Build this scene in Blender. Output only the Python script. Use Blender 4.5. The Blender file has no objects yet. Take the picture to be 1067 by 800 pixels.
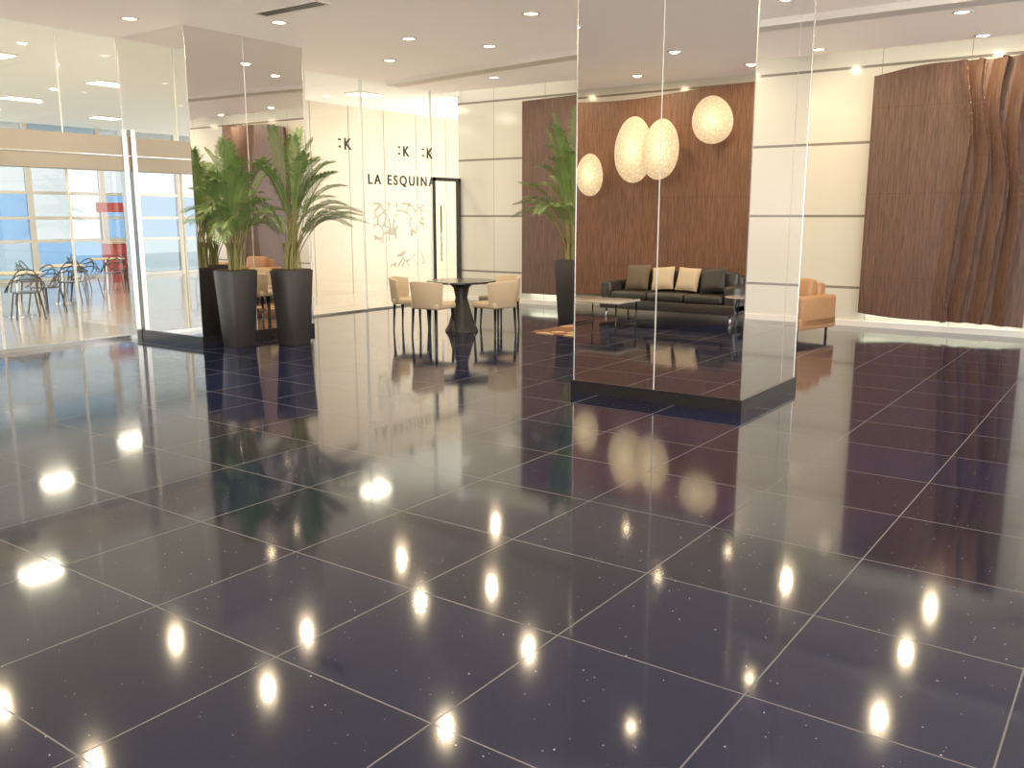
import bpy, bmesh, math, random
from mathutils import Vector, Matrix
random.seed(7)
S=bpy.context.scene
S.view_settings.view_transform='Standard'
S.view_settings.look='None'
S.view_settings.exposure=0.0
S.view_settings.gamma=1.12
COL=S.collection
R=math.radians

# ---------------- materials ----------------
def mat(name,col=(.8,.8,.8),rough=.5,metal=0,spec=.5,emit=None,es=0,coat=0,ior=None):
    m=bpy.data.materials.new(name); m.use_nodes=True
    b=m.node_tree.nodes['Principled BSDF']
    b.inputs['Base Color'].default_value=(*col,1)
    b.inputs['Roughness'].default_value=rough
    b.inputs['Metallic'].default_value=metal
    b.inputs['Specular IOR Level'].default_value=spec
    b.inputs['Coat Weight'].default_value=coat
    if ior: b.inputs['IOR'].default_value=ior
    if emit:
        b.inputs['Emission Color'].default_value=(*emit,1); b.inputs['Emission Strength'].default_value=es
    return m
class NT:
    def __init__(s,m): s.m=m; s.n=m.node_tree.nodes; s.l=m.node_tree.links; s.b=s.n.get('Principled BSDF')
    def new(s,t,**k):
        x=s.n.new(t)
        for a,v in k.items(): setattr(x,a,v)
        return x
    def link(s,a,b): s.l.new(a,b)
    def math(s,op,a,b=None,c=None):
        x=s.n.new('ShaderNodeMath'); x.operation=op
        for i,v in enumerate((a,b,c)):
            if v is None: continue
            if isinstance(v,(int,float)): x.inputs[i].default_value=v
            else: s.l.new(v,x.inputs[i])
        return x.outputs[0]
    def mix(s,f,a,b):
        x=s.n.new('ShaderNodeMix'); x.data_type='RGBA'
        if isinstance(f,(int,float)): x.inputs[0].default_value=f
        else: s.l.new(f,x.inputs[0])
        for i,v in ((6,a),(7,b)):
            if isinstance(v,tuple): x.inputs[i].default_value=(*v[:3],1)
            else: s.l.new(v,x.inputs[i])
        return x.outputs[2]
    def pos(s):
        g=s.n.new('ShaderNodeNewGeometry'); sp=s.n.new('ShaderNodeSeparateXYZ'); s.l.new(g.outputs['Position'],sp.inputs[0])
        return g.outputs['Position'],sp.outputs

def floor_mat():
    m=mat('polished_navy_granite',(.015,.012,.035),.055,ior=1.60); t=NT(m)
    P,(x,y,z)=t.pos()
    fx=t.math('PINGPONG',t.math('ADD',x,100*.8-2.1),.4)
    fy=t.math('PINGPONG',t.math('ADD',y,100*.8-2.64),.4)
    g=t.math('LESS_THAN',t.math('MINIMUM',fx,fy),.0032)
    cx=t.math('FLOOR',t.math('DIVIDE',t.math('ADD',x,77.9),.8)); cy=t.math('FLOOR',t.math('DIVIDE',t.math('ADD',y,77.36),.8))
    cb=t.new('ShaderNodeCombineXYZ'); t.link(cx,cb.inputs[0]); t.link(cy,cb.inputs[1])
    wn=t.new('ShaderNodeTexWhiteNoise'); wn.noise_dimensions='3D'; t.link(cb.outputs[0],wn.inputs[0])
    n=t.new('ShaderNodeTexNoise'); n.inputs['Scale'].default_value=220; n.inputs['Detail'].default_value=2; t.link(P,n.inputs['Vector'])
    c=t.mix(wn.outputs[0],(.002,.005,.024),(.004,.009,.050))
    c=t.mix(t.math('MULTIPLY',n.outputs[0],.45),c,(.010,.010,.016))
    n3=t.new('ShaderNodeTexNoise'); n3.inputs['Scale'].default_value=420; n3.inputs['Detail'].default_value=1; t.link(P,n3.inputs['Vector'])
    c=t.mix(t.math('MULTIPLY',t.math('GREATER_THAN',n3.outputs[0],.63),.5),c,(.05,.055,.10))
    v=t.new('ShaderNodeTexVoronoi'); v.inputs['Scale'].default_value=36; t.link(P,v.inputs['Vector'])
    sp=t.new('ShaderNodeSeparateColor'); t.link(v.outputs['Color'],sp.inputs[0])
    k=t.math('MULTIPLY',t.math('LESS_THAN',v.outputs['Distance'],t.math('MULTIPLY',sp.outputs[1],.125)),t.math('GREATER_THAN',sp.outputs[0],.62))
    c=t.mix(k,c,(.62,.62,.66))
    c=t.mix(g,c,(.12,.115,.12))
    t.link(c,t.b.inputs['Base Color'])
    ro=t.math('ADD',t.math('MULTIPLY',g,.4),t.math('ADD',.045,t.math('MULTIPLY',n.outputs[0],.055)))
    t.link(ro,t.b.inputs['Roughness'])
    return m
def wood_mat(name,a,b):
    m=mat(name,a,.42); t=NT(m)
    P,(x,y,z)=t.pos()
    mp=t.new('ShaderNodeMapping'); mp.inputs['Scale'].default_value=(14,14,.9); t.link(P,mp.inputs[0])
    n=t.new('ShaderNodeTexNoise'); n.inputs['Scale'].default_value=3; n.inputs['Detail'].default_value=6; n.inputs['Roughness'].default_value=.65; n.inputs['Distortion'].default_value=.4
    t.link(mp.outputs[0],n.inputs['Vector'])
    mp2=t.new('ShaderNodeMapping'); mp2.inputs['Scale'].default_value=(70,70,1.2); t.link(P,mp2.inputs[0])
    n2=t.new('ShaderNodeTexNoise'); n2.inputs['Scale'].default_value=3; n2.inputs['Detail'].default_value=3; t.link(mp2.outputs[0],n2.inputs['Vector'])
    rm=t.new('ShaderNodeMapRange'); rm.inputs[1].default_value=.38; rm.inputs[2].default_value=.62
    t.link(t.math('ADD',t.math('MULTIPLY',n.outputs[0],.6),t.math('MULTIPLY',n2.outputs[0],.4)),rm.inputs[0])
    c=t.mix(rm.outputs[0],a,b)
    ln=t.math('LESS_THAN',t.math('PINGPONG',t.math('ADD',y,50),.09),.003)
    hz=t.math('LESS_THAN',t.math('PINGPONG',t.math('ADD',z,50.05),.62),.003)
    c=t.mix(t.math('MULTIPLY',t.math('MAXIMUM',ln,hz),.5),c,tuple(q*.4 for q in a))
    t.link(c,t.b.inputs['Base Color'])
    bp=t.new('ShaderNodeBump'); bp.inputs['Strength'].default_value=.25; bp.inputs['Distance'].default_value=.01; t.link(n2.outputs[0],bp.inputs['Height']); t.link(bp.outputs[0],t.b.inputs['Normal'])
    return m
def panel_mat(name,col,rough,zs=None,hs=None,off=0,axis=1,joint=(.25,.23,.2),hw=.008,hv=.006):
    m=mat(name,col,rough); t=NT(m); P,o=t.pos()
    f=None
    if zs:
        f=t.math('LESS_THAN',t.math('PINGPONG',t.math('ADD',o[2],zs*20-off),zs/2),hw)
    if hs:
        q=t.math('LESS_THAN',t.math('PINGPONG',t.math('ADD',o[axis],hs*20),hs/2),hv)
        f=q if f is None else t.math('MAXIMUM',f,q)
    t.link(t.mix(f,col,joint),t.b.inputs['Base Color'])
    return m
def glass_mat(name,tint=(.95,.98,.96),base=.05):
    m=bpy.data.materials.new(name); m.use_nodes=True; t=NT(m); t.n.clear()
    o=t.new('ShaderNodeOutputMaterial'); tr=t.new('ShaderNodeBsdfTransparent'); tr.inputs[0].default_value=(*tint,1)
    g=t.new('ShaderNodeBsdfGlossy'); g.inputs['Roughness'].default_value=0.0
    lw=t.new('ShaderNodeLayerWeight'); lw.inputs[0].default_value=.5
    f=t.math('ADD',t.math('MULTIPLY',t.math('POWER',lw.outputs['Facing'],4),.8),base)
    mx=t.new('ShaderNodeMixShader'); t.link(f,mx.inputs[0]); t.link(tr.outputs[0],mx.inputs[1]); t.link(g.outputs[0],mx.inputs[2]); t.link(mx.outputs[0],o.inputs[0])
    return m
def noisy(name,a,b,scale,rough,bump=0,detail=3):
    m=mat(name,a,rough); t=NT(m); tc=t.new('ShaderNodeTexCoord')
    n=t.new('ShaderNodeTexNoise'); n.inputs['Scale'].default_value=scale; n.inputs['Detail'].default_value=detail; t.link(tc.outputs['Object'],n.inputs['Vector'])
    t.link(t.mix(n.outputs[0],a,b),t.b.inputs['Base Color'])
    if bump:
        bp=t.new('ShaderNodeBump'); bp.inputs['Strength'].default_value=bump; bp.inputs['Distance'].default_value=.005; t.link(n.outputs[0],bp.inputs['Height']); t.link(bp.outputs[0],t.b.inputs['Normal'])
    return m

M_floor=floor_mat()
M_wood=wood_mat('walnut_slats',(.055,.026,.017),(.16,.080,.052))
M_wood2=wood_mat('walnut_slats_warm',(.12,.052,.029),(.30,.145,.085))
M_white=panel_mat('cream_glass_panel',(.72,.69,.60),.14,zs=1.1,off=.6,joint=(.24,.20,.16),hw=.018)
M_whiteV=panel_mat('cream_glass_panel_tall',(.72,.69,.60),.14,zs=1.1,off=.6,hs=1.2,joint=(.24,.21,.17),hw=.020,hv=.004)
M_cafe=panel_mat('cream_cafe_panel',(.58,.47,.34),.35,hs=1.1,axis=0,joint=(.22,.16,.11),hv=.014)
M_ceil=noisy('ceiling_paint_glow',(.86,.79,.72),(.89,.82,.75),2,.6)
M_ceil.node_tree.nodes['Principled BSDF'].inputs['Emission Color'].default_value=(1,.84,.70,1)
M_ceil.node_tree.nodes['Principled BSDF'].inputs['Emission Strength'].default_value=.19  # even warm glow put into the paint to brighten the ceiling
M_ceilw=mat('ceiling_white',(.88,.84,.78),.6)
M_cceil=mat('cafe_ceiling_paint_glow',(.86,.85,.78),.6,emit=(1,.97,.84),es=.22)  # emission stands in for light on the cafe ceiling
M_plain=mat('wall_plaster',(.75,.68,.58),.6)
M_mirror=mat('mirror_glass',(.83,.81,.78),.004,metal=1)
M_seam=mat('mirror_edge',(.85,.88,.84),.2,metal=0)
M_black=noisy('black_lacquer',(.012,.012,.014),(.02,.02,.022),30,.2)
M_blackm=noisy('black_matte',(.018,.017,.02),(.03,.028,.03),20,.45)
M_steel=mat('brushed_steel',(.62,.62,.6),.25,metal=1)
M_glass=glass_mat('clear_glass',(.93,.96,.93),base=.08)
M_header=mat('header_bronze',(.42,.38,.32),.35,metal=.0)
M_cfloor=panel_mat('cream_floor_tile',(.50,.43,.35),.12,hs=.8,axis=0,joint=(.40,.34,.27))
M_leather=noisy('charcoal_leather',(.020,.018,.018),(.05,.044,.042),60,.32,.2)
M_tan=noisy('tan_leather',(.36,.18,.08),(.44,.23,.11),25,.4,.2)
M_beige=noisy('beige_upholstery',(.50,.39,.26),(.58,.46,.32),40,.6,.2)
M_cush1=noisy('cream_fabric',(.66,.53,.37),(.72,.59,.43),60,.8,.3)
M_cush2=noisy('brown_fabric',(.12,.09,.06),(.17,.13,.09),60,.8,.3)
M_marble=noisy('grey_marble',(.42,.38,.34),(.6,.56,.5),6,.12,0,8)
M_leaf=noisy('palm_leaf',(.07,.15,.035),(.20,.30,.09),5,.4)
M_stem=noisy('palm_cane',(.20,.22,.06),(.30,.26,.10),12,.5)
M_soil=noisy('soil',(.03,.02,.012),(.06,.04,.02),40,.9,.5)
M_glow=mat('led_lens',(1,1,1),.5,emit=(1,.80,.50),es=10)
M_panelglow=mat('light_panel',(1,1,1),.5,emit=(1,.86,.64),es=9)
M_text=mat('sign_letters',(.05,.06,.055),.4)
M_red=mat('red_plastic',(.5,.035,.03),.4)

# ---------------- geometry helpers ----------------
def root(name,loc=(0,0,0),rz=0,sc=1):
    e=bpy.data.objects.new(name,None); COL.objects.link(e); e.location=loc; e.rotation_euler=(0,0,rz); e.scale=(sc,sc,sc); e.empty_display_size=.1
    return e
def mk(name,verts,faces,m,parent=None,smooth=False):
    me=bpy.data.meshes.new(name); me.from_pydata([tuple(v) for v in verts],[],faces); me.validate(); me.update()
    ob=bpy.data.objects.new(name,me); COL.objects.link(ob)
    if m: me.materials.append(m)
    if smooth:
        for p in me.polygons: p.use_smooth=True
    if parent: ob.parent=parent
    return ob
def box(name,lo,hi,m,parent=None,bevel=0,seg=3,rot=None,taper=None):
    cx=[(a+b)/2 for a,b in zip(lo,hi)]; h=[(b-a)/2 for a,b in zip(lo,hi)]
    vs=[]
    for sz in (-1,1):
        k=1 if taper is None or sz>0 else taper
        for sx,sy in ((-1,-1),(1,-1),(1,1),(-1,1)): vs.append((sx*h[0]*k,sy*h[1]*k,sz*h[2]))
    fs=[(3,2,1,0),(4,5,6,7),(0,1,5,4),(1,2,6,5),(2,3,7,6),(3,0,4,7)]
    ob=mk(name,vs,fs,m,parent); ob.location=cx
    if rot: ob.rotation_euler=rot
    if bevel:
        b=ob.modifiers.new('bevel','BEVEL'); b.width=bevel; b.segments=seg; b.limit_method='ANGLE'
        for p in ob.data.polygons: p.use_smooth=True
    return ob
def lathe(name,prof,m,parent=None,loc=(0,0,0),n=32):
    vs=[];fs=[]
    for r,z in prof:
        for i in range(n):
            a=2*math.pi*i/n; vs.append((r*math.cos(a),r*math.sin(a),z))
    for j in range(len(prof)-1):
        for i in range(n):
            k=(i+1)%n; fs.append((j*n+i,j*n+k,(j+1)*n+k,(j+1)*n+i))
    fs.append(tuple(range(n-1,-1,-1))); fs.append(tuple((len(prof)-1)*n+i for i in range(n)))
    ob=mk(name,vs,fs,m,parent,True); ob.location=loc
    e=ob.modifiers.new('es','EDGE_SPLIT'); e.split_angle=R(35)
    return ob
def tube(name,pts,r,m,parent=None,r2=None,n=8):
    pts=[Vector(p) for p in pts]; vs=[];fs=[]
    L=len(pts)
    for i,p in enumerate(pts):
        d=(pts[min(i+1,L-1)]-pts[max(i-1,0)]).normalized()
        up=Vector((0,0,1)) if abs(d.z)<.9 else Vector((1,0,0))
        a=d.cross(up).normalized(); b=d.cross(a)
        rr=r if r2 is None else r+(r2-r)*i/(L-1)
        for k in range(n):
            t=2*math.pi*k/n; vs.append(p+a*rr*math.cos(t)+b*rr*math.sin(t))
    for i in range(L-1):
        for k in range(n):
            q=(k+1)%n; fs.append((i*n+k,i*n+q,(i+1)*n+q,(i+1)*n+k))
    fs.append(tuple(range(n))); fs.append(tuple(reversed([(L-1)*n+k for k in range(n)])))
    ob=mk(name,vs,fs,m,parent,True)
    return ob
def area(name,loc,sx,sy,power,col,rot=(0,0,0),parent=None,shape='RECTANGLE',spread=180):
    l=bpy.data.lights.new(name,'AREA'); l.shape=shape; l.size=sx
    if shape in('RECTANGLE','ELLIPSE'): l.size_y=sy
    l.energy=power; l.color=col; l.spread=R(spread)
    o=bpy.data.objects.new(name,l); COL.objects.link(o); o.location=loc; o.rotation_euler=rot
    if parent:o.parent=parent
    return o

H=4.05
YS=11.65; XF=14.5; XM=7.38
# ---------------- room shell ----------------
box('floor',(-8,-8,-.1),(XF,YS,0),M_floor)
box('floor_cafe',(-8,YS,-.1),(20,26,0),M_cfloor)
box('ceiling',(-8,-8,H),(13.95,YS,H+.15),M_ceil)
box('ceiling_cove',(13.95,-8,H+.28),(XF,YS,H+.4),M_ceilw)
box('trim_cove_fascia',(13.90,-8,H+.15),(13.95,YS,H+.4),M_ceilw)
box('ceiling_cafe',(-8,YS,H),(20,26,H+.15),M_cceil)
box('wall_far',(XF,-8,0),(XF+.2,YS+.05,H+.4),M_whiteV)
box('baseboard_far',(XF-.025,-8,0),(XF,YS,.09),M_ceilw)
# lounge wall (stands left of the camera, seen in the column mirrors)
box('wall_lounge',(-.55,4.3,0),(-.35,YS,H),M_white)
# unseen walls; large openings added so sky light fills the ceiling
def fill_opening_wall(nm,axis,c,a0,a1,n,sill=.3,head=3.85):
    w=root('wall_'+nm)
    def B(k,p0,p1,z0,z1,m):
        if axis=='x': box(k,(c-.1,p0,z0),(c+.1,p1,z1),m,w)
        else: box(k,(p0,c-.1,z0),(p1,c+.1,z1),m,w)
    B('sill',a0,a1,0,sill,M_plain); B('head',a0,a1,head,H,M_plain)
    st=(a1-a0)/n
    for i in range(n+1):
        p=a0+i*st; B('mullion_%d'%i,p-.09,p+.09,sill,head,M_plain)
fill_opening_wall('behind','x',-8,-8,YS,5)
fill_opening_wall('right','y',-8,-8,XF,6)
box('wall_entry_side',(-8,YS-.05,0),(-.55,YS+.1,H),M_plain)

# ---------------- entrance storefront ----------------
sf=root('entrance_glass_storefront')
box('header',(-.35,YS-.05,2.31),(7.2,YS+.22,2.76),M_header,sf)
box('header_reveal',(-.35,YS-.06,2.50),(7.2,YS-.05,2.515),M_steel,sf)
box('door_sensor',(5.1,YS-.12,2.40),(5.45,YS-.05,2.48),M_black,sf,.01)
def pane(nm,x0,x1,z0,z1,y,par,m=M_glass):
    return mk(nm,[(x0,y,z0),(x1,y,z0),(x1,y,z1),(x0,y,z1)],[(0,1,2,3)],m,par)
xs=[-.35,1.2,2.8,4.3,5.35,6.35,7.17]
for i in range(len(xs)-1):
    pane('door_glass_%d'%i,xs[i]+.01,xs[i+1]-.01,.04,2.31,YS+.02+(.06 if i%2 else 0),sf)
    pane('transom_glass_%d'%i,xs[i]+.006,xs[i+1]-.006,2.76,H,YS+.05,sf)
    box('joint_%d'%i,(xs[i]-.012,YS+.02,.04),(xs[i]+.012,YS+.05,2.31),M_seam,sf)
    box('tjoint_%d'%i,(xs[i]-.008,YS+.04,2.76),(xs[i]+.008,YS+.05,H),M_seam,sf)
box('door_post',(7.10,YS-.08,0),(7.17,YS+.02,2.86),M_steel,sf)
box('bottom_rail',(-.35,YS,0),(7.1,YS+.1,.05),M_steel,sf)
sf2=root('restaurant_glass_front')
xs=[9.1,10.45,11.75,13.62]
for i in range(3):
    pane('glass_%d'%i,xs[i]+.008,xs[i+1]-.008,.03,H,YS+.02,sf2)
    box('joint_%d'%i,(xs[i+1]-.012,YS,.03),(xs[i+1]+.012,YS+.05,H),M_seam,sf2)
pane('glass_over_door',13.62,XF,2.45,H,YS+.02,sf2)
box('channel',(9.1,YS,0),(13.62,YS+.06,.03),M_steel,sf2)
dr=root('door_1')
for a in (13.64,14.42): box('jamb',(a,YS-.02,0),(a+.06,YS+.06,2.45),M_black,dr)
box('head',(13.64,YS-.02,2.38),(14.48,YS+.06,2.45),M_black,dr)
pane('leaf_glass',13.7,14.42,.05,2.38,YS+.03,dr)
tube('pull_handle',[(13.82,YS-.05,.8),(13.82,YS-.05,1.9)],.018,M_steel,dr)
def text(nm,body,x,z,size,par=None,bold=0,sp=1.25):
    c=bpy.data.curves.new(nm,'FONT'); c.body=body; c.size=size; c.extrude=.006; c.offset=bold; c.space_character=sp
    o=bpy.data.objects.new(nm,c); COL.objects.link(o); o.location=(x,YS-.01,z); o.rotation_euler=(R(90),0,0); c.materials.append(M_text)
    if par:o.parent=par
    return o
sg=root('lettering_sign')
text('letters','LA ESQUINA',11.84,2.27,.25,sg,.005,1.38)
for i,(x,z) in enumerate(((11.25,2.84),(12.75,2.80),(13.42,2.80))):
    text('glyph_%d'%i,'K',x+.03,z,.27,sg,.006)
    box('glyph_%d_a'%i,(x-.09,YS-.016,z+.02),(x-.04,YS-.004,z+.055),M_text,sg)
    box('glyph_%d_b'%i,(x-.09,YS-.016,z+.14),(x-.04,YS-.004,z+.175),M_text,sg)
md=bpy.data.materials.new('lace_decal'); md.use_nodes=True; t=NT(md); P,(x,y,z)=t.pos()
v=t.new('ShaderNodeTexVoronoi'); v.feature='DISTANCE_TO_EDGE'; v.inputs['Scale'].default_value=5; t.link(P,v.inputs['Vector'])
n=t.new('ShaderNodeTexNoise'); n.inputs['Scale'].default_value=2.2; n.inputs['Detail'].default_value=4; t.link(P,n.inputs['Vector'])
a=t.math('MULTIPLY',t.math('LESS_THAN',v.outputs['Distance'],.09),t.math('GREATER_THAN',n.outputs[0],.47))
t.b.inputs['Base Color'].default_value=(.98,.97,.95,1); t.link(t.math('MULTIPLY',a,.9),t.b.inputs['Alpha'])
pane('lace_window_decal',12.0,13.4,.75,1.95,YS+.035,sf2,md)

# ---------------- cafe interior ----------------
box('wall_cafe_inner',(10.9,14.6,0),(20,14.8,H),M_cafe)
box('wall_cafe_right',(20,YS,0),(20.2,26,H),M_plain)
cw=root('window_1')
Y=24.0
G1=glass_mat('blue_glazing',(.050,.105,.18),.05); G2=glass_mat('pale_glazing',(.16,.18,.19),.05); G3=glass_mat('mid_glazing',(.09,.13,.16),.05)
for i in range(15):
    x=-8+i*2.0
    box('mullion_%d'%i,(x-.07,Y-.06,0),(x+.07,Y+.06,H),M_ceilw,cw)
    if i<14:
        for j,(za,zb) in enumerate(((0,1.05),(1.05,2.3),(2.3,3.2),(3.2,H))):
            pane('glazing_%d_%d'%(i,j),x,x+2,za,zb,Y,cw,(G3,G1,G2,G2)[(j+(i%3==1))%4])
for zz in (.05,1.05,1.65,2.3,3.2): box('rail_%.0f'%(zz*10),(-8,Y-.05,zz-.04),(20,Y+.05,zz+.04),M_ceilw,cw)
def wire_chair(loc,rz):
    r=root('wire_cafe_chair',loc,rz,1)
    lathe('seat',[(.0,.44),(.20,.435),(.225,.45),(.21,.462),(0,.455)],M_black,r,n=20)
    for i,(sx,sy) in enumerate(((1,1),(1,-1),(-1,1),(-1,-1))):
        tube('leg_%d'%i,[(sx*.16,sy*.16,.45),(sx*.22,sy*.22,0)],.014,M_black,r)
    for j,(hh,w) in enumerate(((.84,.20),(.76,.26),(.68,.29))):
        pts=[]
        for k in range(13):
            a=math.pi*k/12
            pts.append((-w*.95*math.sin(a)**.7-.0+.16-(.1 if 0<k<12 else 0),w*math.cos(a),.45+(hh-.45)*math.sin(a)**.55))
        tube('back_loop_%d'%j,pts,.011,M_black,r)
    tube('back_cross_0',[(-.13,-.16,.62),(-.2,0,.80),(-.13,.16,.62)],.01,M_black,r)
def cafe_table(loc):
    r=root('cafe_table',loc)
    lathe('top',[(0,.72),(.38,.72),(.4,.735),(.38,.75),(0,.75)],M_cush1,r)
    lathe('column',[(.03,.02),(.03,.72)],M_steel,r,n=16)
    lathe('foot',[(.24,0),(.24,.012),(.03,.03)],M_steel,r,n=24)
for tx,ty in ((9.3,17.6),(11.4,19.6),(7.6,15.9)):
    cafe_table((tx,ty,0))
    for a in (20,140,255):
        wire_chair((tx+.62*math.cos(R(a)),ty+.62*math.sin(R(a)),0),R(a+180))
k=root('red_vehicle_standin',(13.3,22.2,0))  # made-up kiosk shape standing in for red vehicles outside
box('body',(-.35,-.25,0),(.35,.25,1.0),M_red,k,.02); box('counter',(-.4,-.3,1.0),(.4,.3,1.05),M_cush1,k)
box('post_a',(-.35,.2,1.05),(-.31,.24,1.9),M_steel,k); box('post_b',(.31,.2,1.05),(.35,.24,1.9),M_steel,k)
box('sign_board',(-.4,.18,1.8),(.4,.26,2.05),M_red,k)

# ---------------- mirror columns ----------------
def column(nm,x0,x1,y0,y1,sx,sy):
    c=root(nm)
    e=.012
    box('core',(x0+.008,y0+.008,0),(x1-.008,y1-.008,H),M_seam,c)
    ys=[y0]+sy+[y1]; xs=[x0]+sx+[x1]
    g=.006
    for i in range(len(ys)-1):
        a=ys[i]+(g if i else 0.0); b=ys[i+1]-(g if i<len(ys)-2 else 0)
        box('mirror_w_%d'%i,(x0,a,.12),(x0+e,b,H),M_mirror,c); box('mirror_e_%d'%i,(x1-e,a,.12),(x1,b,H),M_mirror,c)
    for i in range(len(xs)-1):
        a=xs[i]+(g if i else e); b=xs[i+1]-(g if i<len(xs)-2 else e)
        box('mirror_s_%d'%i,(a,y0,.12),(b,y0+e,H),M_mirror,c); box('mirror_n_%d'%i,(a,y1-e,.12),(b,y1,H),M_mirror,c)
    box('plinth',(x0-.02,y0-.02,0),(x1+.02,y1+.02,.12),M_black,c)
    for i,(a,b) in enumerate(((x0,y0),(x1,y0),(x0,y1),(x1,y1))):
        box('corner_bead_%d'%i,(a-.004,b-.004,.12),(a+.004,b+.004,H),M_steel,c)
column('mirror_column',XM,8.80,2.82,4.53,[8.42],[3.66])
column('mirror_column',7.2,9.12,10.2,YS+.05,[8.1],[])

# ---------------- wavy wood wall panels ----------------
def wood_panel(nm,face,y0,y1,m,sign,ribs,rdir,topf,botf,dep=.065):
    ny,nz=200,80; vs=[];fs=[]
    w=y1-y0
    for j in range(nz+1):
        for i in range(ny+1):
            u=i/ny; y=y0+u*w
            zb=botf(u); zt=topf(u); z=zb+(zt-zb)*j/nz
            d=0
            for (c,amp,ph,ww) in ribs:
                yc=y0+c*w+amp*math.sin(z*1.9+ph)+amp*.35*math.sin(z*3.7+ph*2)
                s=(y-yc)*rdir
                if 0<=s<ww: d=max(d,dep*(1-s/ww)**1.2)
                elif -.012<s<0: d=max(d,dep*(1+s/.012))
            vs.append((face+sign*d,y,z))
    for j in range(nz):
        for i in range(ny):
            a=j*(ny+1)+i; q=(a,a+1,a+ny+2,a+ny+1)
            fs.append(q if sign>0 else q[::-1])
    ob=mk(nm,vs,fs,m)
    so=ob.modifiers.new('solid','SOLIDIFY'); so.thickness=.08; so.offset=-1
    return ob
wood_panel('carved_wood_wall_panel',14.32,1.42,3.66,M_wood,-1,[(.42,.06,0,.20),(.31,.075,.7,.20),(.20,.075,1.3,.20),(.10,.05,2,.18)],1,
   lambda u:3.90-.15*u-.035*math.sin(u*7),lambda u:.15+.09*u*u+.02*math.sin(u*6),dep=.12)
wood_panel('carved_wood_wall_panel',14.32,7.6,10.0,M_wood,-1,[(.2,.07,0,.25),(.32,.07,1,.25)],1,
   lambda u:3.88-.06*u,lambda u:.22)
wood_panel('carved_wood_wall_panel',-.24,4.55,10.2,M_wood2,1,[(.1,.06,0,.3),(.95,.07,1,.3)],1,
   lambda u:3.84+.06*math.sin(u*7),lambda u:.22)
for (ya,yb) in ((1.5,3.6),(7.7,9.9)):
    area('led_strip',(14.46,(ya+yb)/2,.26),.03,yb-ya,5,(.95,1,.8))
for yc,ln_ in ((-5,3.2),(-1,3.2),(3,3.2),(7,3.2),(10.2,2.4)):
    area('cove_light',(14.0+.06,yc,H+.26),.06,ln_,4.5,(1,.92,.72),rot=(0,R(-50),0))

# ceiling trims
pts=[(12.3+1.0*math.sin(t_*math.pi)*-1,-7+t_*18.4) for t_ in [i/40 for i in range(41)]]
vs=[];fs=[]
for i,(x,y) in enumerate(pts):
    vs+=[(x-.16,y,H),(x-.16,y,H-.08),(x+.16,y,H-.08),(x+.16,y,H)]
for i in range(40):
    a=i*4
    for k_ in range(3): fs.append((a+k_,a+k_+1,a+k_+5,a+k_+4))
mk('trim_ceiling_curve',vs,fs,M_ceilw)
v_=root('ceiling_air_vent')
box('frame',(7.28,7.85,H-.012),(7.48,8.95,H),M_ceilw,v_)
for i in range(3): box('slot_%d'%i,(7.31+i*.05,7.9,H-.016),(7.335+i*.05,8.9,H-.011),M_blackm,v_)

# ---------------- downlights ----------------
def downlight(x,y,z=H,p=23,r=.085,col=(1,.78,.48)):
    d=root('recessed_downlight',(x,y,z))
    vs=[];fs=[];n=24
    for rr,zz in ((r+.03,0),(r+.025,-.012),(r,-.012),(r-.005,-.004)):
        for i in range(n):
            a=2*math.pi*i/n; vs.append((rr*math.cos(a),rr*math.sin(a),zz))
    for j in range(3):
        for i in range(n):
            q=(i+1)%n; fs.append((j*n+i,j*n+q,(j+1)*n+q,(j+1)*n+i))
    mk('trim_ring',vs,fs,M_ceilw,d,True)
    mk('lens',[(r*math.cos(2*math.pi*i/n),r*math.sin(2*math.pi*i/n),-.005) for i in range(n)],[tuple(range(n))],M_glow,d)
    area('lamp',(0,0,-.02),.085,.085,p,col,parent=d,shape='DISK')
for x,y in ((6.5,8.35),(6.6,10.4),(7.8,9.1),(9.5,8.49),(9.2,6.3),(10.55,7.93),(10.6,9.88),(13.4,8.1),(12.9,9.6),(13.4,6.2),(13.75,2.17),(12.07,2.15),(10.2,2.04),
            (13.5,4.25),(11.6,4.3),(10,4.16),(7.1,6.0),(6.4,4.3),(4.6,6.3),(4.4,8.6),(4.4,10.6),(2.3,6.0),(2.4,9.6),(.6,5.5),(.6,7.5),(.6,9.5),(3.9,3.9),
            (6.0,1.9),(8.2,.6),(4.0,.9),(13.7,-.2),(11.5,-.8),(8.0,-2.6),(1.5,-.5),(-2.5,2)):
    downlight(x,y)
def cpanel(x,y,w,h,p):
    d=root('ceiling_light_panel',(x,y,H))
    box('frame',(-w/2-.03,-h/2-.03,-.03),(w/2+.03,h/2+.03,0),M_ceilw,d)
    box('diffuser',(-w/2,-h/2,-.035),(w/2,h/2,-.03),M_panelglow,d)
    area('lamp',(0,0,-.05),w,h,p,(1,.86,.66),parent=d)
for x,y in ((6.7,14.2),(8.4,12.9),(13.1,12.9),(11.0,13.0),(9.4,15.6),(6.0,17.5),(9.5,19),(12.5,17.5),(12.5,21),(3.5,14.2)):
    cpanel(x,y,.6,.4,32)

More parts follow.
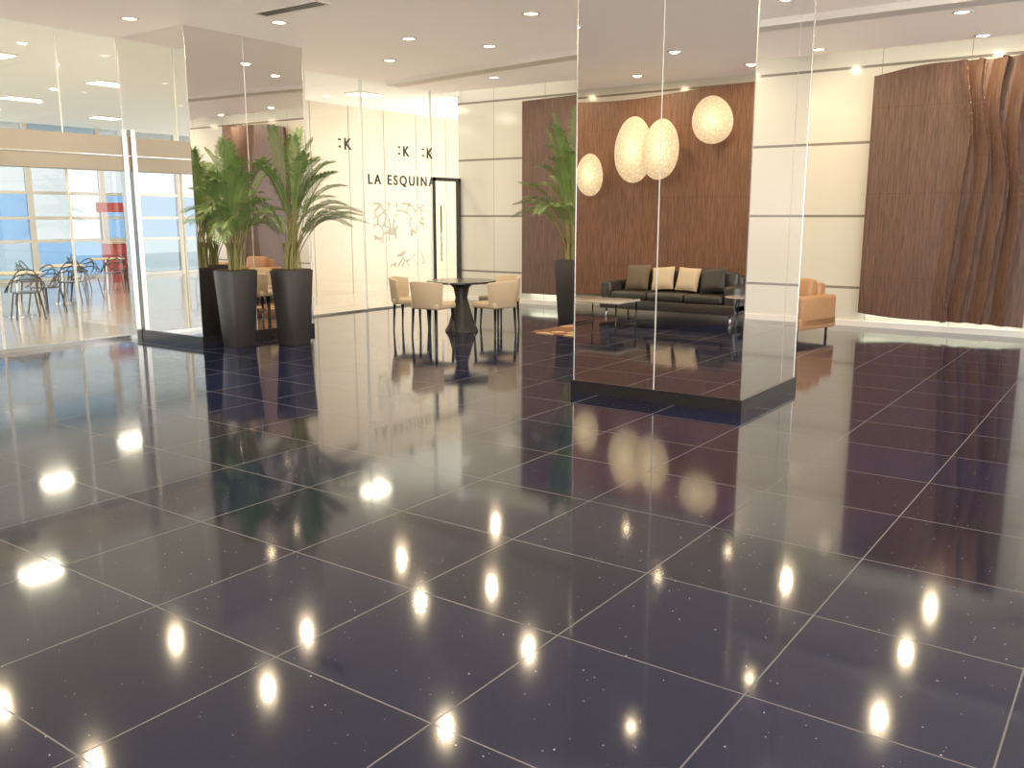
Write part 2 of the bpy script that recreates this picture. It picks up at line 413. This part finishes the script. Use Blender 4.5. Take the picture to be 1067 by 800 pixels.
# ---------------- dining set ----------------
def dining_chair(loc,rz):
    r=root('dining_chair',loc,rz)   # faces +X
    box('seat',(-.22,-.24,.40),(.25,.24,.49),M_beige,r,.03)
    vs=[];n=16
    for j,z in enumerate((.42,.60,.80)):
        for i in range(n+1):
            a=R(-72+144*i/n); rr=.235+(.02*j)
            vs.append((-.03-math.cos(a)*rr*1.0, math.sin(a)*rr*1.06, z-(0.05 if j==2 else 0)*(1-math.cos(a))))
    fs=[(j*(n+1)+i,j*(n+1)+i+1,(j+1)*(n+1)+i+1,(j+1)*(n+1)+i) for j in range(2) for i in range(n)]
    o=mk('back',vs,fs,M_beige,r,True); s=o.modifiers.new('s','SOLIDIFY'); s.thickness=.045; s.offset=0
    b=o.modifiers.new('b','BEVEL'); b.width=.012; b.segments=2
    for i,(sx,sy) in enumerate(((.2,.2),(.2,-.2),(-.19,.2),(-.19,-.2))):
        tube('leg_%d'%i,[(sx,sy,.41),(sx*1.08,sy*1.08,0)],.022,M_black,r,.014)
T=(10.45,8.4)
tb=root('dining_table',(T[0],T[1],0))
lathe('top',[(0,.725),(.50,.725),(.52,.735),(.52,.75),(.51,.757),(0,.757)],M_black,tb,n=48)
lathe('pedestal',[(.25,0),(.25,.02),(.20,.10),(.13,.35),(.09,.5),(.12,.65),(.2,.725)],M_blackm,tb)
for (x,y) in ((10.12,9.12),(9.74,8.36),(10.36,7.70),(11.18,8.22)):
    dining_chair((x,y,0),math.atan2(T[1]-y,T[0]-x))

# ---------------- sofas ----------------
def cushion(nm,loc,size,m,par,rot):
    n=10;vs=[];fs=[]
    w,t_,h=size
    for side in (1,-1):
        for j in range(n+1):
            for i in range(n+1):
                u=i/n*2-1;v=j/n*2-1
                k_=(1-u**4)*(1-v**4)
                pin=1-.08*(1-abs(u*v))*(abs(u)**6+abs(v)**6)/2
                vs.append((side*t_/2*k_**.5,u*w/2*pin,v*h/2*pin))
    N=(n+1)**2
    for s in (0,1):
        for j in range(n):
            for i in range(n):
                a=s*N+j*(n+1)+i; q=(a,a+1,a+n+2,a+n+1); fs.append(q if s==0 else q[::-1])
    o=mk(nm,vs,fs,m,par,True); o.location=loc; o.rotation_euler=rot
    return o
def sofa(nm,loc,rz,W,D,m,seats,cush=True,hb=.80,legm=M_steel):
    r=root(nm,loc,rz)  # faces +X, width along Y
    box('base',(-D/2,-W/2,.14),(D/2,W/2,.30),m,r,.02)
    for s in (-1,1):
        a,b=sorted((s*W/2,s*(W/2-.20)))
        box('arm_%d'%(s+1),(-D/2,a,.15),(D/2-.02,b,.60),m,r,.045)
    box('back',(-D/2,-W/2+.18,.28),(-D/2+.20,W/2-.18,hb-.06),m,r,.05)
    w=(W-.42)/seats
    for i in range(seats):
        y0=-W/2+.21+i*w
        box('seat_cushion_%d'%i,(-D/2+.2,y0+.005,.30),(D/2,y0+w-.005,.44),m,r,.045,4)
        box('back_cushion_%d'%i,(-D/2+.17,y0+.01,.43),(-D/2+.36,y0+w-.01,hb),m,r,.06,4,rot=(0,R(-9),0))
    for i,(sx,sy) in enumerate(((1,1),(1,-1),(-1,1),(-1,-1))):
        tube('leg_%d'%i,[(sx*(D/2-.08),sy*(W/2-.1),.15),(sx*(D/2-.08),sy*(W/2-.1),0)],.02,legm,r)
    return r
s1=sofa('black_leather_sofa',(.80,6.55,0),0,2.45,.95,M_leather,3)
for y,m_,sz in ((.72,M_cush2,.44),(.24,M_cush1,.40),(-.22,M_cush1,.40),(-.66,M_blackm,.42)):
    cushion('throw_cushion_%d'%int((y+1)*100),(.03,y,.66),(sz,.15,sz),m_,s1,(R(random.uniform(-8,8)),R(-20),0))
def coffee_table(loc):
    c=root('coffee_table',loc)
    box('top',(-.38,-.45,.37),(.38,.45,.40),M_marble,c,.01)
    for i,(sx,sy) in enumerate(((1,1),(1,-1),(-1,1),(-1,-1))): tube('leg_%d'%i,[(sx*.33,sy*.4,.37),(sx*.33,sy*.4,0)],.013,M_black,c)
    for s in (-1,1): tube('brace_%d'%(s+1),[(-.33,s*.4,.02),(.33,s*.4,.02)],.01,M_black,c)
coffee_table((2.38,7.05,0))
st=root('side_table',(1.7,5.05,0))
lathe('top',[(0,.48),(.24,.48),(.25,.49),(.24,.50),(0,.50)],M_marble,st)
for i in range(3):
    a=R(120*i+20); tube('leg_%d'%i,[(.08*math.cos(a),.08*math.sin(a),.48),(.22*math.cos(a),.22*math.sin(a),0)],.012,M_black,st)
# real lounge beyond the column
sofa('tan_leather_armchair',(12.8,4.22,0),R(165),.95,.90,M_tan,1,hb=.82,legm=M_black)
sofa('tan_leather_sofa',(10.95,5.38,0),R(0),1.8,.9,M_tan,2,hb=.84,legm=M_black)
coffee_table((12.3,5.6,0))
mr=mat('rug_pattern',(.55,.28,.08),.9)
t=NT(mr); P,_=t.pos(); w=t.new('ShaderNodeTexVoronoi'); w.inputs['Scale'].default_value=3.2; t.link(P,w.inputs['Vector'])
t.link(t.mix(t.math('GREATER_THAN',w.outputs['Distance'],.38),(.52,.36,.18),(.18,.07,.03)),t.b.inputs['Base Color'])
box('patterned_rug',(10.85,6.40,.0),(12.15,7.45,.012),mr,None,.004,2)

# ---------------- oval wall lamps ----------------
def oval_lamp(y,z,ry,rz_,x=-.02):
    r=root('oval_wall_lamp',(x,y,z))
    n=40; rings=10; dp=.07; vs=[(dp,0,0)];fs=[]
    for j in range(1,rings+1):
        q=j/rings
        for i in range(n):
            a=2*math.pi*i/n
            k_=1+.035*math.sin(2*a+y*3)+.02*math.sin(3*a+z)
            vs.append((dp*(1-q**2.2),ry*q*k_*math.cos(a),rz_*q*k_*math.sin(a)))
    for i in range(n): fs.append((0,1+i,1+(i+1)%n))
    for j in range(rings-1):
        for i in range(n):
            a=1+j*n+i;b=1+j*n+(i+1)%n; fs.append((a,a+n,b+n,b))
    m=mat('woven_shade_%d'%int(y*100),(.5,.4,.25),.7); t=NT(m); tc=t.new('ShaderNodeTexCoord')
    mp=t.new('ShaderNodeMapping'); mp.inputs['Scale'].default_value=(0,1/ry,1/rz_); t.link(tc.outputs['Object'],mp.inputs[0])
    ln=t.new('ShaderNodeVectorMath'); ln.operation='LENGTH'; t.link(mp.outputs[0],ln.inputs[0])
    vo=t.new('ShaderNodeTexVoronoi'); vo.feature='DISTANCE_TO_EDGE'; vo.inputs['Scale'].default_value=12; t.link(tc.outputs['Object'],vo.inputs['Vector'])
    e=t.math('LESS_THAN',vo.outputs['Distance'],.12)
    g=t.math('MAXIMUM',t.math('SUBTRACT',1.0,ln.outputs['Value']),0)
    c=t.mix(g,(1,.72,.46),(1,.84,.46)); c=t.mix(t.math('MULTIPLY',e,.5),c,(.50,.30,.15))
    t.link(c,t.b.inputs['Emission Color']); t.link(t.math('ADD',.68,t.math('MULTIPLY',t.math('POWER',g,2),1.5)),t.b.inputs['Emission Strength'])
    mk('woven_shade',vs,fs,m,r,True)
    bpl=lathe('backplate',[(.06,0),(.06,.2+x)],M_blackm,r,n=20); bpl.rotation_euler=(0,R(-90),0)
oval_lamp(8.78,2.45,.28,.40)
oval_lamp(7.85,2.86,.40,.56,.02)
oval_lamp(7.28,2.84,.36,.52,.10)
oval_lamp(6.38,3.30,.37,.40)

# ---------------- palms ----------------
def palm(loc,sc,seed,nf=24,hmax=1.55,spread=1.0,bias=None,potm=M_blackm,pot_h=1.0,ylim=None,bs=.7,bf=.5):
    rnd=random.Random(seed)
    r=root('potted_palm',loc)
    box('planter',(-.20,-.20,0),(.20,.20,pot_h),potm,r,.006,2,taper=.74)
    box('soil',(-.18,-.18,pot_h),(.18,.18,pot_h+.012),M_soil,r)
    lv=[];lf=[];sv=[];sf_=[]
    def cl(v):
        if ylim is not None and v.y>ylim-.04: v=Vector((v.x,ylim-.04-.02*min(1,(v.y-ylim+.04)),v.z))
        return v
    def quad(a,b,c,d):
        k_=len(lv); lv.extend((cl(a),cl(b),cl(c),cl(d))); lf.append((k_,k_+1,k_+2,k_+3))
    for f in range(nf):
        az=rnd.uniform(0,2*math.pi) if bias is None or rnd.random()>bf else rnd.gauss(bias,bs)
        if ylim is not None and math.sin(az)>.2: az=-az+rnd.uniform(-.3,.3) if rnd.random()<.75 else az
        q0=rnd.random()
        hh=hmax*(.45+.55*q0)*sc; rr=(.85-.60*q0+rnd.uniform(-.1,.1))*spread*sc
        bx,by=rnd.uniform(-.09,.09),rnd.uniform(-.09,.09)
        N=28; pts=[]
        droop=rnd.uniform(.35,.9)
        for i in range(N+1):
            q=i/N
            rad=rr*(q**1.6)*1.1; z=hh*(1.35*q-.35*q**2)-droop*rr*max(0,q-.45)**2*2.2
            pts.append(Vector((bx+rad*math.cos(az),by+rad*math.sin(az),pot_h+z)))
        n=5
        base=len(sv)
        for i,p in enumerate(pts):
            rd=.010*(1-i/N*.8)
            d=(pts[min(i+1,N)]-pts[max(i-1,0)]).normalized(); a=d.cross(Vector((.3,.1,1))).normalized(); b=d.cross(a)
            for k_ in range(n):
                th=2*math.pi*k_/n; sv.append(cl(p+a*rd*math.cos(th)+b*rd*math.sin(th)))
        for i in range(N):
            for k_ in range(n):
                q=(k_+1)%n; sf_.append((base+i*n+k_,base+i*n+q,base+(i+1)*n+q,base+(i+1)*n+k_))
        i0=11
        for i in range(i0,N+1):
            for sub in (0,.5):
                if i==N and sub: continue
                p=pts[i] if not sub else (pts[i]+pts[i+1])/2
                d=(pts[min(i+1,N)]-pts[i-1]).normalized()
                side=d.cross(Vector((0,0,1)))
                if side.length<.05: side=Vector((-math.sin(az),math.cos(az),0))
                side.normalize(); up=side.cross(d).normalized()
                q=(i-i0)/(N-i0)
                L=(.26*math.sin(math.pi*(.18+.74*q))+.05)*sc*rnd.uniform(.8,1.1)
                for s in (-1,1):
                    dr=(side*s*.62+d*.9+up*.22).normalized()
                    m1=p+dr*L*.5; e=p+dr*L*.9+Vector((0,0,-L*rnd.uniform(.12,.4)))
                    wv=d.cross(dr).cross(dr).normalized()*.0065*sc
                    quad(p-wv*.5,p+wv*.5,m1+wv,m1-wv); quad(m1-wv,m1+wv,e+wv*.1,e-wv*.1)
    mk('leaflets',lv,lf,M_leaf,r); mk('fronds',sv,sf_,M_stem,r,True)
    for i in range(6):
        a=i*1.05; tube('cane_%d'%i,[(.07*math.cos(a),.07*math.sin(a),pot_h),(.10*math.cos(a),.10*math.sin(a),pot_h+.35)],.016,M_stem,r,.012)
palm((7.49,9.82,0),1.0,3,24,hmax=1.82,ylim=10.17-9.82,spread=.82)
palm((8.02,9.34,0),1.0,11,26,hmax=1.95,spread=1.05,ylim=10.17-9.34,bias=R(-54),bf=.35)
palm((12.42,7.70,0),1.1,5,30,hmax=2.2,spread=.9,bias=R(125),bf=.4)

# ---------------- world / camera ----------------
w=bpy.data.worlds.new('sky'); S.world=w; w.use_nodes=True
bg=w.node_tree.nodes['Background']; bg.inputs[0].default_value=(.99,.97,.94,1); bg.inputs[1].default_value=5.5
cam=bpy.data.cameras.new('cam'); cam.sensor_width=36; cam.lens=36*930/1067; co=bpy.data.objects.new('camera',cam); COL.objects.link(co)
co.location=(0,0,1.7); co.rotation_euler=(R(90-10.65),0,R(35.55-90)); S.camera=co
